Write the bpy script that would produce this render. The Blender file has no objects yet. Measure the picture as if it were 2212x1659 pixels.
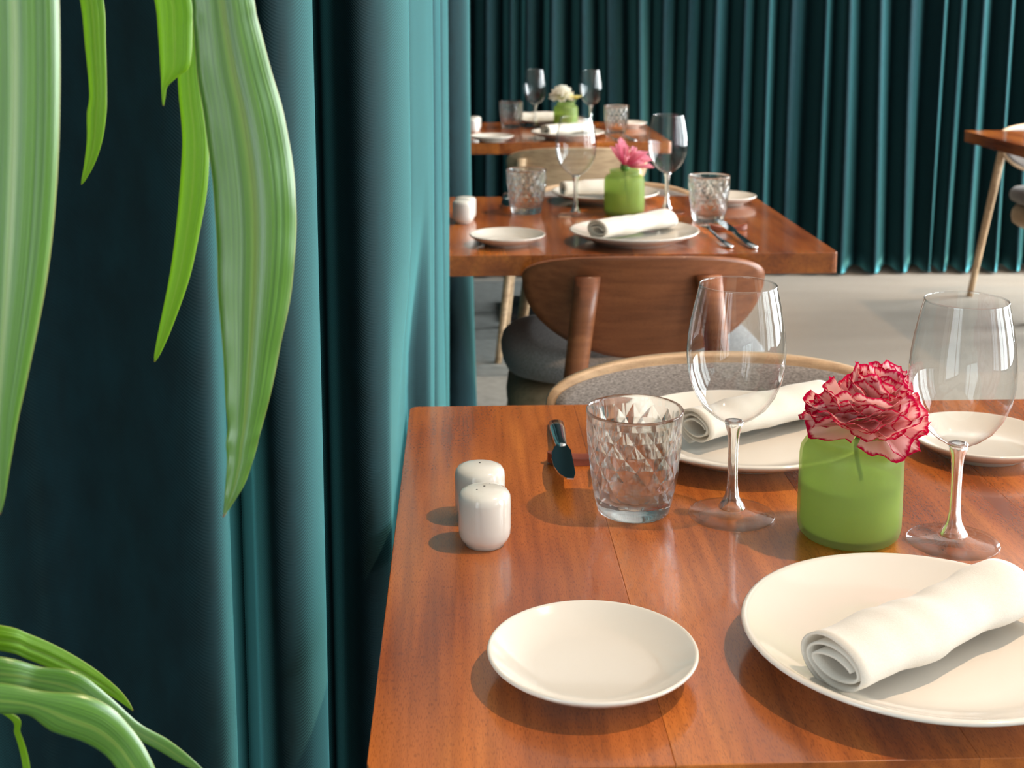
import bpy, math, random
from mathutils import Vector, Matrix, noise as mnoise
R = math.radians
sc = bpy.context.scene
col = sc.collection

# ------------------------------------------------------------------ camera
FPX, CXP, CYP, CAMZ = 2812.0, 1106.0, 464.0, 1.24
PITCH = math.atan(462 / FPX)
YAW = math.atan(114 * math.cos(PITCH) / FPX)
cam_d = bpy.data.cameras.new('camera')
cam = bpy.data.objects.new('camera', cam_d)
col.objects.link(cam)
cam.location = (0, 0, CAMZ)
cam.rotation_euler = (math.pi / 2 - PITCH, 0, -YAW)
cam_d.sensor_fit = 'HORIZONTAL'
cam_d.sensor_width = 36
cam_d.lens = FPX / 2212 * 36
cam_d.shift_y = (CYP - 829.5) / 2212
cam_d.clip_start = 0.02
cam_d.dof.use_dof = True
cam_d.dof.focus_distance = 1.16
cam_d.dof.aperture_fstop = 12.0
sc.camera = cam

# ------------------------------------------------------------------ world, daylight, exposure
sc.view_settings.view_transform = 'Standard'
sc.view_settings.look = 'None'
sc.view_settings.gamma = 1
sc.view_settings.use_curve_mapping = False
sc.view_settings.exposure = 0.38
w = bpy.data.worlds.new('world'); sc.world = w
w.use_nodes = True
w.node_tree.nodes['Background'].inputs[0].default_value = (0.75, 0.87, 1, 1)
w.node_tree.nodes['Background'].inputs[1].default_value = 1.0
sc.cycles.max_bounces = 14
sc.cycles.transmission_bounces = 12
sc.cycles.transparent_max_bounces = 24
sc.cycles.sample_clamp_indirect = 6
sc.cycles.blur_glossy = 0.3
ROOM = dict(x0=-1.25, x1=3.7, y0=-2.6, y1=6.15, h=2.85)
WIN = [(-1.75, 1.5), (0.1, 1.5), (1.95, 1.5), (3.8, 1.5), (5.35, 0.95)]      # window centre along the right wall, width
WZ0, WZ1 = 0.35, 2.6
for i, (yc, wd) in enumerate(WIN):
    ld = bpy.data.lights.new('window_daylight', 'AREA')
    ld.shape = 'RECTANGLE'; ld.size = WZ1 - WZ0; ld.size_y = wd
    ld.energy = (22, 85, 115, 165, 270)[i]
    ld.color = (0.95, 0.985, 1.0)
    lo = bpy.data.objects.new('window_daylight', ld); col.objects.link(lo)
    lo.location = (ROOM['x1'] + 0.35, yc, (WZ0 + WZ1) / 2)
    lo.rotation_euler = (0, R(90), 0)
LWIN = (-1.15, 2.3)                     # uncovered part of the window wall on the left, behind the camera
ld = bpy.data.lights.new('window_daylight', 'AREA'); ld.shape = 'RECTANGLE'; ld.size = WZ1 - WZ0; ld.size_y = LWIN[1]
ld.energy = 45; ld.color = (0.95, 0.985, 1.0)
lo = bpy.data.objects.new('window_daylight', ld); col.objects.link(lo)
lo.location = (ROOM['x0'] - 0.35, LWIN[0], (WZ0 + WZ1) / 2); lo.rotation_euler = (0, R(-90), 0)
SPOTS = [(1.22, 1.02, 0.30, 1.05), (1.2, 2.95, 0.36, 3.0), (1.2, 5.0, 0.36, 5.1), (3.0, 4.6, 2.4, 4.7)]   # lamp x, y and the spot it aims at

# ------------------------------------------------------------------ helpers
def ray(x, y):
    a = (x - CXP) / FPX; b = (CYP - y) / FPX
    cp, sp, cs, ss = math.cos(PITCH), math.sin(PITCH), math.cos(YAW), math.sin(YAW)
    f = (ss * cp, cs * cp, -sp); r = (cs, -ss, 0); u = (ss * sp, cs * sp, cp)
    return Vector([f[i] + a * r[i] + b * u[i] for i in range(3)])
def onz(x, y, z):                      # point of a horizontal plane
    d = ray(x, y); t = (z - CAMZ) / d.z
    return Vector((d.x * t, d.y * t, z))
def ony(x, y, Y):                      # point of a plane at a known depth
    d = ray(x, y); t = Y / d.y
    return Vector((d.x * t, Y, CAMZ + d.z * t))
def lerp(a, b, t): return a + (b - a) * t
def smooth(t): t = max(0, min(1, t)); return t * t * (3 - 2 * t)

def mesh(name, v, f, smooth_=True, uv=None):
    m = bpy.data.meshes.new(name)
    m.from_pydata([tuple(p) for p in v], [], f)
    m.update()
    if smooth_: m.shade_smooth()
    if uv:
        l = m.uv_layers.new(name='UVMap')
        for lp in m.loops: l.data[lp.index].uv = uv[lp.vertex_index]
    return m
def obj(name, m, mat=None, parent=None, loc=(0, 0, 0), rot=(0, 0, 0)):
    o = bpy.data.objects.new(name, m); col.objects.link(o)
    if mat and not m.materials: m.materials.append(mat)
    o.location = loc; o.rotation_euler = rot
    if parent: o.parent = parent
    return o
def tag(o, label, cat, group=None):
    o['label'] = label; o['category'] = cat
    if group: o['group'] = group
    return o
def thing(name, label, cat, loc=(0, 0, 0), rz=0, group=None):
    o = obj(name, None, loc=loc, rot=(0, 0, rz)) if False else bpy.data.objects.new(name, None)
    col.objects.link(o); o.location = loc; o.rotation_euler = (0, 0, rz)
    o.empty_display_size = 0.05
    return tag(o, label, cat, group)
def struct(name, m, mat):
    o = obj(name, m, mat); o['kind'] = 'structure'; return o
def copy_tree(o, parent=None):
    c = o.copy(); col.objects.link(c)
    if parent: c.parent = parent
    for ch in list(o.children): copy_tree(ch, c)
    return c

def boxv(x0, x1, y0, y1, z0, z1):
    return ([(x0, y0, z0), (x1, y0, z0), (x1, y1, z0), (x0, y1, z0), (x0, y0, z1), (x1, y0, z1), (x1, y1, z1), (x0, y1, z1)],
            [(0, 3, 2, 1), (4, 5, 6, 7), (0, 1, 5, 4), (1, 2, 6, 5), (2, 3, 7, 6), (3, 0, 4, 7)])
def boxes(name, bl):
    v, f = [], []
    for b in bl:
        a, c = boxv(*b); n = len(v); v += a; f += [tuple(i + n for i in q) for q in c]
    return mesh(name, v, f, False)
def bevel(o, w_, seg=2, ang=40):
    b = o.modifiers.new('bevel', 'BEVEL'); b.width = w_; b.segments = seg; b.limit_method = 'ANGLE'; b.angle_limit = R(ang)
    return o
def lathe(name, prof, n=48, smooth_=True):
    v, f, idx = [], [], []
    for (r, z) in prof:
        if r < 1e-5: idx.append([len(v)]); v.append((0, 0, z))
        else:
            idx.append(list(range(len(v), len(v) + n)))
            v += [(r * math.cos(2 * math.pi * k / n), r * math.sin(2 * math.pi * k / n), z) for k in range(n)]
    for a, b in zip(idx, idx[1:]):
        for k in range(n):
            k2 = (k + 1) % n
            if len(a) == 1 and len(b) == 1: continue
            if len(a) == 1: f.append((a[0], b[k2], b[k]))
            elif len(b) == 1: f.append((a[k], a[k2], b[0]))
            else: f.append((a[k], a[k2], b[k2], b[k]))
    return mesh(name, v, f, smooth_)
def spline(pts, n):                    # Catmull-Rom through points, n samples per span
    P = [Vector(p) for p in pts]; out = []
    for i in range(len(P) - 1):
        p0 = P[i - 1] if i else P[0] * 2 - P[1]
        p3 = P[i + 2] if i + 2 < len(P) else P[-1] * 2 - P[-2]
        p1, p2 = P[i], P[i + 1]
        for k in range(n):
            t = k / n
            out.append(0.5 * (2 * p1 + (p2 - p0) * t + (2 * p0 - 5 * p1 + 4 * p2 - p3) * t * t + (3 * p1 - p0 - 3 * p2 + p3) * t ** 3))
    return out + [P[-1]]
def tube(name, pts, rad, n=12, flat=1.0):
    pts = [Vector(p) for p in pts]; v, f = [], []
    for i, p in enumerate(pts):
        d = (pts[min(i + 1, len(pts) - 1)] - pts[max(i - 1, 0)]).normalized()
        a = d.cross(Vector((0, 1, 0)) if abs(d.y) < 0.9 else Vector((0, 0, 1))).normalized(); b = d.cross(a)
        r = rad[i] if isinstance(rad, (list, tuple)) else rad
        for k in range(n):
            t = 2 * math.pi * k / n
            v.append(p + a * (r * math.cos(t)) + b * (r * flat * math.sin(t)))
    for i in range(len(pts) - 1):
        for k in range(n):
            f.append((i * n + k, i * n + (k + 1) % n, (i + 1) * n + (k + 1) % n, (i + 1) * n + k))
    f.append(tuple(range(n))[::-1]); f.append(tuple(range((len(pts) - 1) * n, len(pts) * n)))
    return mesh(name, v, f)

# ------------------------------------------------------------------ materials
def newmat(name):
    m = bpy.data.materials.new(name); m.use_nodes = True
    nt = m.node_tree; nt.nodes.clear()
    out = nt.nodes.new('ShaderNodeOutputMaterial')
    return m, nt, out
def nd(nt, t, **kw):
    n = nt.nodes.new(t)
    for k, v in kw.items():
        if k.startswith('i_'):
            key = k[2:]
            key = int(key) if key.isdigit() else key.replace('_', ' ')
            n.inputs[key].default_value = v
        else: setattr(n, k, v)
    return n
def pbsdf(nt, out, color, rough=0.5, **kw):
    b = nd(nt, 'ShaderNodeBsdfPrincipled')
    if color is not None: b.inputs['Base Color'].default_value = (*color, 1)
    b.inputs['Roughness'].default_value = rough
    for k, v in kw.items(): b.inputs[k.replace('_', ' ')].default_value = v
    nt.links.new(b.outputs[0], out.inputs[0])
    return b
def ramp(nt, fac, stops):
    r = nd(nt, 'ShaderNodeValToRGB')
    e = r.color_ramp.elements
    while len(e) < len(stops): e.new(0.5)
    for q, (p, c) in zip(e, stops): q.position = p; q.color = (*c, 1)
    nt.links.new(fac, r.inputs[0]); return r.outputs[0]
def noisetex(nt, scale_vec, scale=1, detail=3, src='Object', offset=None):
    tc = nd(nt, 'ShaderNodeTexCoord'); mp = nd(nt, 'ShaderNodeMapping')
    mp.inputs['Scale'].default_value = scale_vec
    nt.links.new(tc.outputs[src], mp.inputs[0])
    if offset is not None: nt.links.new(offset, mp.inputs['Location'])
    n = nd(nt, 'ShaderNodeTexNoise'); n.inputs['Scale'].default_value = scale; n.inputs['Detail'].default_value = detail
    nt.links.new(mp.outputs[0], n.inputs[0]); return n.outputs[0]
def mixc(nt, a, b, fac, mode='MIX'):
    m = nd(nt, 'ShaderNodeMix', data_type='RGBA', blend_type=mode)
    for s, v in ((6, a), (7, b)):
        if isinstance(v, tuple): m.inputs[s].default_value = (*v, 1)
        else: nt.links.new(v, m.inputs[s])
    if isinstance(fac, (int, float)): m.inputs[0].default_value = fac
    else: nt.links.new(fac, m.inputs[0])
    return m.outputs[2]
def bump(nt, b, h, strength, dist=0.001):
    n = nd(nt, 'ShaderNodeBump'); n.inputs['Strength'].default_value = strength; n.inputs['Distance'].default_value = dist
    nt.links.new(h, n.inputs['Height']); nt.links.new(n.outputs[0], b.inputs['Normal'])
def plain(name, color, rough=0.5, **kw):
    m, nt, out = newmat(name); pbsdf(nt, out, color, rough, **kw); return m

def wood(name, dark, mid, light, along=1, rough=0.25, coat=0.0, pores=0.6, vary=True, gs=1.0):
    m, nt, out = newmat(name)
    oi = nd(nt, 'ShaderNodeObjectInfo')
    off = nd(nt, 'ShaderNodeCombineXYZ')
    mul = nd(nt, 'ShaderNodeMath', operation='MULTIPLY', i_1=37.0); nt.links.new(oi.outputs['Random'], mul.inputs[0])
    nt.links.new(mul.outputs[0], off.inputs[along])
    if along != 2: nt.links.new(mul.outputs[0], off.inputs[2])
    sv = [16 * gs] * 3; sv[along] = 1.6 * gs
    n1 = noisetex(nt, sv, 1.4, 4, offset=off.outputs[0])
    sv2 = [9 * gs] * 3; sv2[along] = 3.5 * gs
    n2 = noisetex(nt, sv2, 0.8, 2, offset=off.outputs[0])
    sv3 = [1300 * gs] * 3; sv3[along] = 170 * gs
    n3 = noisetex(nt, sv3, 1.0, 1, offset=off.outputs[0])
    sv4 = [120 * gs] * 3; sv4[along] = 5 * gs
    n4 = noisetex(nt, sv4, 1.0, 3, offset=off.outputs[0])
    c = ramp(nt, n1, [(0.3, dark), (0.52, mid), (0.72, light)])
    c2 = ramp(nt, n2, [(0.35, dark), (0.65, light)])
    c = mixc(nt, c, c2, 0.45)
    c4 = ramp(nt, n4, [(0.35, (0.55, 0.5, 0.48)), (0.6, (1, 1, 1))])
    c = mixc(nt, c, c4, 0.55, 'MULTIPLY')
    pr = ramp(nt, n3, [(0.34, (0.36, 0.3, 0.27)), (0.46, (1, 1, 1))])
    c = mixc(nt, c, pr, pores, 'MULTIPLY')
    if vary:
        hv = nd(nt, 'ShaderNodeHueSaturation'); mr = nd(nt, 'ShaderNodeMapRange', i_3=0.78, i_4=1.18)
        nt.links.new(oi.outputs['Random'], mr.inputs[0]); nt.links.new(mr.outputs[0], hv.inputs['Value'])
        nt.links.new(c, hv.inputs['Color']); c = hv.outputs[0]
    b = pbsdf(nt, out, None, rough, Coat_Weight=coat, Coat_Roughness=0.09)
    nt.links.new(c, b.inputs['Base Color'])
    bump(nt, b, n3, 0.08, 0.0006)
    return m

def thin_glass(name, tint=(0.985, 0.99, 0.99), ior=1.45, boost=1.0):
    m, nt, out = newmat(name)
    lw = nd(nt, 'ShaderNodeLayerWeight'); lw.inputs['Blend'].default_value = 0.5
    pw = nd(nt, 'ShaderNodeMath', operation='POWER', i_1=4.0); nt.links.new(lw.outputs['Facing'], pw.inputs[0])
    fr = nd(nt, 'ShaderNodeMath', operation='MULTIPLY_ADD', i_1=0.95, i_2=0.05); nt.links.new(pw.outputs[0], fr.inputs[0])
    tr = nd(nt, 'ShaderNodeBsdfTransparent'); tr.inputs[0].default_value = (*tint, 1)
    gl = nd(nt, 'ShaderNodeBsdfGlossy'); gl.inputs['Roughness'].default_value = 0.02
    mx = nd(nt, 'ShaderNodeMixShader')
    mu = nd(nt, 'ShaderNodeMath', operation='MULTIPLY', use_clamp=True, i_1=boost)
    nt.links.new(fr.outputs[0], mu.inputs[0]); nt.links.new(mu.outputs[0], mx.inputs[0])
    nt.links.new(tr.outputs[0], mx.inputs[1]); nt.links.new(gl.outputs[0], mx.inputs[2]); nt.links.new(mx.outputs[0], out.inputs[0])
    return m
def solid_glass(name, clear=0.25):
    m, nt, out = newmat(name)
    g = nd(nt, 'ShaderNodeBsdfGlass', i_IOR=1.45); g.inputs['Roughness'].default_value = 0.0
    g.inputs['Color'].default_value = (0.985, 0.995, 0.99, 1)
    tr = nd(nt, 'ShaderNodeBsdfTransparent')
    mx = nd(nt, 'ShaderNodeMixShader', i_0=clear)
    nt.links.new(g.outputs[0], mx.inputs[1]); nt.links.new(tr.outputs[0], mx.inputs[2]); nt.links.new(mx.outputs[0], out.inputs[0])
    return m
def velvet(name, base, tint, sheen=1.0, srough=0.3):
    m, nt, out = newmat(name)
    n = noisetex(nt, (60, 60, 25), 1, 4)
    c = ramp(nt, n, [(0.3, tuple(q * 0.75 for q in base)), (0.7, tuple(q * 1.25 for q in base))])
    b = pbsdf(nt, out, None, 0.85, Sheen_Weight=sheen, Sheen_Roughness=srough, Specular_IOR_Level=0.15)
    b.inputs['Sheen Tint'].default_value = (*tint, 1)
    nt.links.new(c, b.inputs['Base Color'])
    tc = nd(nt, 'ShaderNodeTexCoord'); mp = nd(nt, 'ShaderNodeMapping'); mp.inputs['Rotation'].default_value = (0, R(40), R(20))
    wv = nd(nt, 'ShaderNodeTexWave', i_Scale=190.0, i_Distortion=1.5, i_Detail=2.0)
    nt.links.new(tc.outputs['Object'], mp.inputs[0]); nt.links.new(mp.outputs[0], wv.inputs[0])
    bump(nt, b, wv.outputs[1], 0.25, 0.0006)
    pile = nd(nt, 'ShaderNodeBsdfSheen'); pile.inputs['Color'].default_value = (*[min(1, q * 0.95) for q in tint], 1); pile.inputs['Roughness'].default_value = srough * 0.9
    ad = nd(nt, 'ShaderNodeAddShader')
    nt.links.new(b.outputs[0], ad.inputs[0]); nt.links.new(pile.outputs[0], ad.inputs[1]); nt.links.new(ad.outputs[0], out.inputs[0])
    return m
def fabric(name, base, lo=0.7, sc_=(700, 700, 700), rough=0.9, sheen=0.2, bs=0.3):
    m, nt, out = newmat(name)
    n = noisetex(nt, sc_, 1, 2)
    c = ramp(nt, n, [(0.3, tuple(q * lo for q in base)), (0.7, tuple(min(1, q * (2 - lo)) for q in base))])
    b = pbsdf(nt, out, None, rough, Sheen_Weight=sheen)
    nt.links.new(c, b.inputs['Base Color']); bump(nt, b, n, bs, 0.001)
    return m
def leafmat(name, dark, light, gloss=0.28, trans=0.15, coat=1.0):
    m, nt, out = newmat(name)
    uv = nd(nt, 'ShaderNodeUVMap'); sx = nd(nt, 'ShaderNodeSeparateXYZ'); nt.links.new(uv.outputs[0], sx.inputs[0])
    mp = nd(nt, 'ShaderNodeMapping'); mp.inputs['Scale'].default_value = (26, 1.2, 1); nt.links.new(uv.outputs[0], mp.inputs[0])
    n = nd(nt, 'ShaderNodeTexNoise', i_Scale=1.0, i_Detail=2.0); nt.links.new(mp.outputs[0], n.inputs[0])
    c = ramp(nt, n.outputs[0], [(0.35, dark), (0.65, light)])
    ab = nd(nt, 'ShaderNodeMath', operation='SUBTRACT', i_1=0.5); nt.links.new(sx.outputs[0], ab.inputs[0])
    ab2 = nd(nt, 'ShaderNodeMath', operation='ABSOLUTE'); nt.links.new(ab.outputs[0], ab2.inputs[0])
    rib = ramp(nt, ab2.outputs[0], [(0.02, (1, 1, 1)), (0.07, (0, 0, 0))])
    ribf = nd(nt, 'ShaderNodeMath', operation='MULTIPLY', i_1=0.45); nt.links.new(rib, ribf.inputs[0])
    c = mixc(nt, c, (0.36, 0.50, 0.08), ribf.outputs[0])
    edge = ramp(nt, ab2.outputs[0], [(0.485, (0, 0, 0)), (0.5, (1, 1, 1))])
    c = mixc(nt, c, (0.42, 0.45, 0.12), edge)
    tip = ramp(nt, sx.outputs[1], [(0.978, (0, 0, 0)), (0.992, (1, 1, 1))])
    c = mixc(nt, c, (0.25, 0.10, 0.03), tip)
    b = nd(nt, 'ShaderNodeBsdfPrincipled'); b.inputs['Roughness'].default_value = gloss
    b.inputs['Coat Weight'].default_value = coat; b.inputs['Coat Roughness'].default_value = 0.32; b.inputs['Coat IOR'].default_value = 1.7
    nt.links.new(c, b.inputs['Base Color']); bump(nt, b, n.outputs[0], 0.7, 0.0015)
    tr = nd(nt, 'ShaderNodeBsdfTranslucent')
    tc = mixc(nt, c, (0.75, 1.0, 0.05), 0.55, 'MIX'); nt.links.new(tc, tr.inputs[0])
    mx = nd(nt, 'ShaderNodeMixShader', i_0=trans)
    nt.links.new(b.outputs[0], mx.inputs[1]); nt.links.new(tr.outputs[0], mx.inputs[2]); nt.links.new(mx.outputs[0], out.inputs[0])
    return m
def petalmat(name, inner, outer, e0, e1, trans=0.35):
    m, nt, out = newmat(name)
    uv = nd(nt, 'ShaderNodeUVMap'); sx = nd(nt, 'ShaderNodeSeparateXYZ'); nt.links.new(uv.outputs[0], sx.inputs[0])
    mp = nd(nt, 'ShaderNodeMapping'); mp.inputs['Scale'].default_value = (22, 1.0, 1); nt.links.new(uv.outputs[0], mp.inputs[0])
    n = nd(nt, 'ShaderNodeTexNoise', i_Scale=1.0, i_Detail=2.0); nt.links.new(mp.outputs[0], n.inputs[0])
    mr = nd(nt, 'ShaderNodeMapRange', i_3=-0.12, i_4=0.12); nt.links.new(n.outputs[0], mr.inputs[0])
    ad = nd(nt, 'ShaderNodeMath', operation='ADD'); nt.links.new(sx.outputs[1], ad.inputs[0]); nt.links.new(mr.outputs[0], ad.inputs[1])
    f = ramp(nt, ad.outputs[0], [(e0, (0, 0, 0)), (e1, (1, 1, 1))])
    c = mixc(nt, inner, outer, f)
    d = nd(nt, 'ShaderNodeBsdfDiffuse'); nt.links.new(c, d.inputs[0])
    t = nd(nt, 'ShaderNodeBsdfTranslucent'); nt.links.new(c, t.inputs[0])
    mx = nd(nt, 'ShaderNodeMixShader', i_0=trans)
    nt.links.new(d.outputs[0], mx.inputs[1]); nt.links.new(t.outputs[0], mx.inputs[2]); nt.links.new(mx.outputs[0], out.inputs[0])
    return m
def frosted(name, colr, trans=0.5, clear=0.2, ctint=(0.5, 0.8, 0.2)):
    m, nt, out = newmat(name)
    b = nd(nt, 'ShaderNodeBsdfPrincipled'); b.inputs['Base Color'].default_value = (*colr, 1); b.inputs['Roughness'].default_value = 0.38
    t = nd(nt, 'ShaderNodeBsdfTranslucent'); t.inputs[0].default_value = (*[min(1, q * 1.35) for q in colr], 1)
    tr = nd(nt, 'ShaderNodeBsdfTransparent'); tr.inputs[0].default_value = (*ctint, 1)
    m1 = nd(nt, 'ShaderNodeMixShader', i_0=trans); m2 = nd(nt, 'ShaderNodeMixShader', i_0=clear)
    nt.links.new(b.outputs[0], m1.inputs[1]); nt.links.new(t.outputs[0], m1.inputs[2])
    nt.links.new(m1.outputs[0], m2.inputs[1]); nt.links.new(tr.outputs[0], m2.inputs[2]); nt.links.new(m2.outputs[0], out.inputs[0])
    return m

M = {}
M['table'] = wood('lacquered_mahogany', (0.20, 0.042, 0.008), (0.43, 0.105, 0.017), (0.64, 0.20, 0.030), 1, 0.26, 0.55, 0.5)
M['walnut'] = wood('walnut_veneer', (0.18, 0.053, 0.020), (0.32, 0.102, 0.036), (0.43, 0.15, 0.056), 0, 0.38, 0.1, 0.3, False, 0.8)
M['oak'] = wood('pale_oak', (0.50, 0.32, 0.18), (0.62, 0.42, 0.25), (0.70, 0.50, 0.31), 0, 0.42, 0, 0.2, False, 0.8)
M['rest'] = wood('red_wood', (0.20, 0.04, 0.015), (0.32, 0.07, 0.03), (0.40, 0.10, 0.04), 0, 0.35, 0.1, 0.3, False, 2)
M['velvet'] = velvet('teal_velvet', (0.0010, 0.011, 0.015), (0.20, 0.70, 0.78), 1.0, 0.33)
M['grey_fabric'] = fabric('grey_weave', (0.25, 0.225, 0.21), 0.55, (260, 260, 900))
def translucify(m, colr, k):
    nt = m.node_tree; out = [n for n in nt.nodes if n.type == 'OUTPUT_MATERIAL'][0]; src = out.inputs[0].links[0].from_socket
    t = nd(nt, 'ShaderNodeBsdfTranslucent'); t.inputs[0].default_value = (*colr, 1); mx = nd(nt, 'ShaderNodeMixShader', i_0=k)
    nt.links.new(src, mx.inputs[1]); nt.links.new(t.outputs[0], mx.inputs[2]); nt.links.new(mx.outputs[0], out.inputs[0]); return m
M['linen'] = fabric('white_napkin_cotton', (0.84, 0.79, 0.71), 0.94, (900, 900, 900), 0.9, 0.3, 0.15)
translucify(M['linen'], (0.86, 0.82, 0.75), 0.3)
M['china'] = plain('cream_glazed_china', (0.72, 0.67, 0.60), 0.12, Coat_Weight=0.5, Coat_Roughness=0.04)
M['shaker'] = plain('white_glazed_porcelain', (0.76, 0.74, 0.69), 0.14, Coat_Weight=0.4, Coat_Roughness=0.05)
M['hole'] = plain('dark_hole', (0.02, 0.018, 0.015), 0.8)
M['bowl_glass'] = thin_glass('clear_bowl_glass', (0.975, 0.985, 0.985), 1.5, 1.25)
M['foot_glass'] = thin_glass('clear_foot_glass', (0.985, 0.99, 0.99), 1.5, 0.6)
M['solid_glass'] = solid_glass('clear_solid_glass', 0.2)
M['tumbler_glass'] = solid_glass('cut_tumbler_glass', 0.2)
M['steel'] = plain('polished_steel', (0.62, 0.62, 0.62), 0.12, Metallic=1.0)
M['jar'] = frosted('green_frosted_glass', (0.38, 0.46, 0.22), 0.55, 0.58, (0.84, 0.91, 0.60))
M['water'] = frosted('water_with_painted_light', (0.93, 0.96, 0.60), 0.45, 0.08, (0.85, 0.97, 0.5))  # pale cloudy colour stands in for light refracted by clear water
M['stem'] = plain('green_stem', (0.12, 0.26, 0.05), 0.5)
M['carnation'] = petalmat('pink_carnation_crimson_edge', (0.95, 0.60, 0.58), (0.55, 0.008, 0.06), 0.885, 0.955, 0.5)
M['gerbera'] = petalmat('pink_petal', (0.62, 0.10, 0.20), (0.86, 0.36, 0.46), 0.3, 0.9)
M['white_flower'] = petalmat('cream_petal', (0.80, 0.74, 0.50), (0.88, 0.85, 0.76), 0.3, 0.8)
M['yellow_flower'] = petalmat('yellow_petal', (0.80, 0.68, 0.10), (0.85, 0.80, 0.35), 0.3, 0.8)
M['leaf_deep'] = leafmat('glossy_green_leaf', (0.055, 0.19, 0.014), (0.13, 0.33, 0.026))
M['leaf_bright'] = leafmat('backlit_green_leaf', (0.14, 0.36, 0.006), (0.24, 0.48, 0.012), 0.45, 0.5, 0.15)  # brighter yellow-green paints in the light shining through these leaves
M['cane'] = plain('brown_cane', (0.18, 0.12, 0.07), 0.8)
M['pot'] = plain('dark_ceramic_pot', (0.05, 0.05, 0.05), 0.4)
M['soil'] = plain('potting_soil', (0.03, 0.02, 0.012), 0.95)
M['white_paint'] = plain('white_paint', (0.78, 0.76, 0.72), 0.6)
M['wall'] = plain('warm_white_wall', (0.62, 0.58, 0.53), 0.85)
M['ceiling'] = plain('white_ceiling', (0.55, 0.54, 0.52), 0.9)
M['black_metal'] = plain('black_metal', (0.02, 0.02, 0.02), 0.4, Metallic=0.6)
M['pane'] = thin_glass('window_pane', (0.96, 0.98, 0.98), 1.45, 1.0)
m, nt, out = newmat('beige_carpet')
n1 = noisetex(nt, (1, 1, 1), 420, 2); n2 = noisetex(nt, (1.2, 5, 1), 2.2, 3)
c = ramp(nt, n1, [(0.3, (0.155, 0.110, 0.068)), (0.7, (0.285, 0.209, 0.133))])
c = mixc(nt, c, ramp(nt, n2, [(0.3, (0.82, 0.80, 0.78)), (0.7, (1, 1, 1))]), 0.8, 'MULTIPLY')
b = pbsdf(nt, out, None, 0.95, Sheen_Weight=0.3); nt.links.new(c, b.inputs['Base Color']); bump(nt, b, n1, 0.6, 0.004)
M['carpet'] = m
m, nt, out = newmat('grey_stone_tile')
n1 = noisetex(nt, (1, 1, 1), 30, 4)
c = ramp(nt, n1, [(0.3, (0.17, 0.17, 0.16)), (0.7, (0.24, 0.24, 0.225))])
b = pbsdf(nt, out, None, 0.6); nt.links.new(c, b.inputs['Base Color'])
M['tile'] = m
M['grout'] = plain('dark_grout', (0.06, 0.06, 0.06), 0.9)

# ------------------------------------------------------------------ room shell
rx0, rx1, ry0, ry1, rh = ROOM['x0'], ROOM['x1'], ROOM['y0'], ROOM['y1'], ROOM['h']
TB = 0.32                                              # edge between the tiled strip and the carpet
floor = struct('floor', boxes('floor', [(TB, rx1, ry0, ry1, -0.05, 0), (rx0, TB, ry0, ry1, -0.05, -0.012)]), M['carpet'])
floor.data.materials.append(M['grout'])
for p_ in floor.data.polygons[6:]: p_.material_index = 1
tw, tl = 0.52, 0.485
tile_m = boxes('tile', [(0.003, tw - 0.003, 0.003, tl - 0.003, -0.012, 0)]); tile_m.materials.append(M['tile'])
for i in range(3):
    for j in range(18):
        t_ = obj('tile', tile_m, None, floor, (TB - (i + 1) * tw, ry0 + j * tl + 0.033, 0))
struct('ceiling', boxes('ceiling', [(rx0, rx1, ry0, ry1, rh, rh + 0.06)]), M['ceiling'])
struct('wall_back', boxes('wall_back', [(rx0, rx1, ry1, ry1 + 0.1, 0, rh)]), M['wall'])
la, lb = LWIN[0] - LWIN[1] / 2, LWIN[0] + LWIN[1] / 2
struct('wall_left', boxes('wall_left', [(rx0 - 0.15, rx0, ry0, la, 0, rh), (rx0 - 0.15, rx0, lb, ry1, 0, rh), (rx0 - 0.15, rx0, la, lb, 0, WZ0), (rx0 - 0.15, rx0, la, lb, WZ1, rh)]), M['wall'])
struct('wall_front', boxes('wall_front', [(rx0, rx1, ry0 - 0.1, ry0, 0, rh)]), M['wall'])
wb = [(rx1, rx1 + 0.15, ry0, ry1, 0, WZ0), (rx1, rx1 + 0.15, ry0, ry1, WZ1, rh)]
yy = ry0
for (yc, wd) in WIN:
    wb.append((rx1, rx1 + 0.15, yy, yc - wd / 2, WZ0, WZ1)); yy = yc + wd / 2
wb.append((rx1, rx1 + 0.15, yy, ry1, WZ0, WZ1))
struct('wall_right', boxes('wall_right', wb), M['wall'])
for i, (yc, wd) in enumerate(WIN + [LWIN]):
    a, b_ = yc - wd / 2, yc + wd / 2; x = rx1 + 0.06 if i < len(WIN) else rx0 - 0.11
    wnd = bpy.data.objects.new('window_%d' % (i + 1), None); col.objects.link(wnd); wnd['kind'] = 'structure'
    obj('window_frame', boxes('window_frame', [(x, x + 0.05, a, a + 0.05, WZ0, WZ1), (x, x + 0.05, b_ - 0.05, b_, WZ0, WZ1),
        (x, x + 0.05, a, b_, WZ0, WZ0 + 0.05), (x, x + 0.05, a, b_, WZ1 - 0.05, WZ1), (x, x + 0.05, yc - 0.025, yc + 0.025, WZ0, WZ1)]), M['black_metal'], wnd)
    for (p0, p1) in ((a + 0.05, yc - 0.025), (yc + 0.025, b_ - 0.05)):
        obj('pane', boxes('pane', [(x + 0.02, x + 0.026, p0, p1, WZ0 + 0.05, WZ1 - 0.05)]), M['pane'], wnd)
struct('baseboard_back', boxes('baseboard_back', [(rx0, rx1, ry1 - 0.018, ry1, 0, 0.09)]), M['white_paint'])

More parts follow.
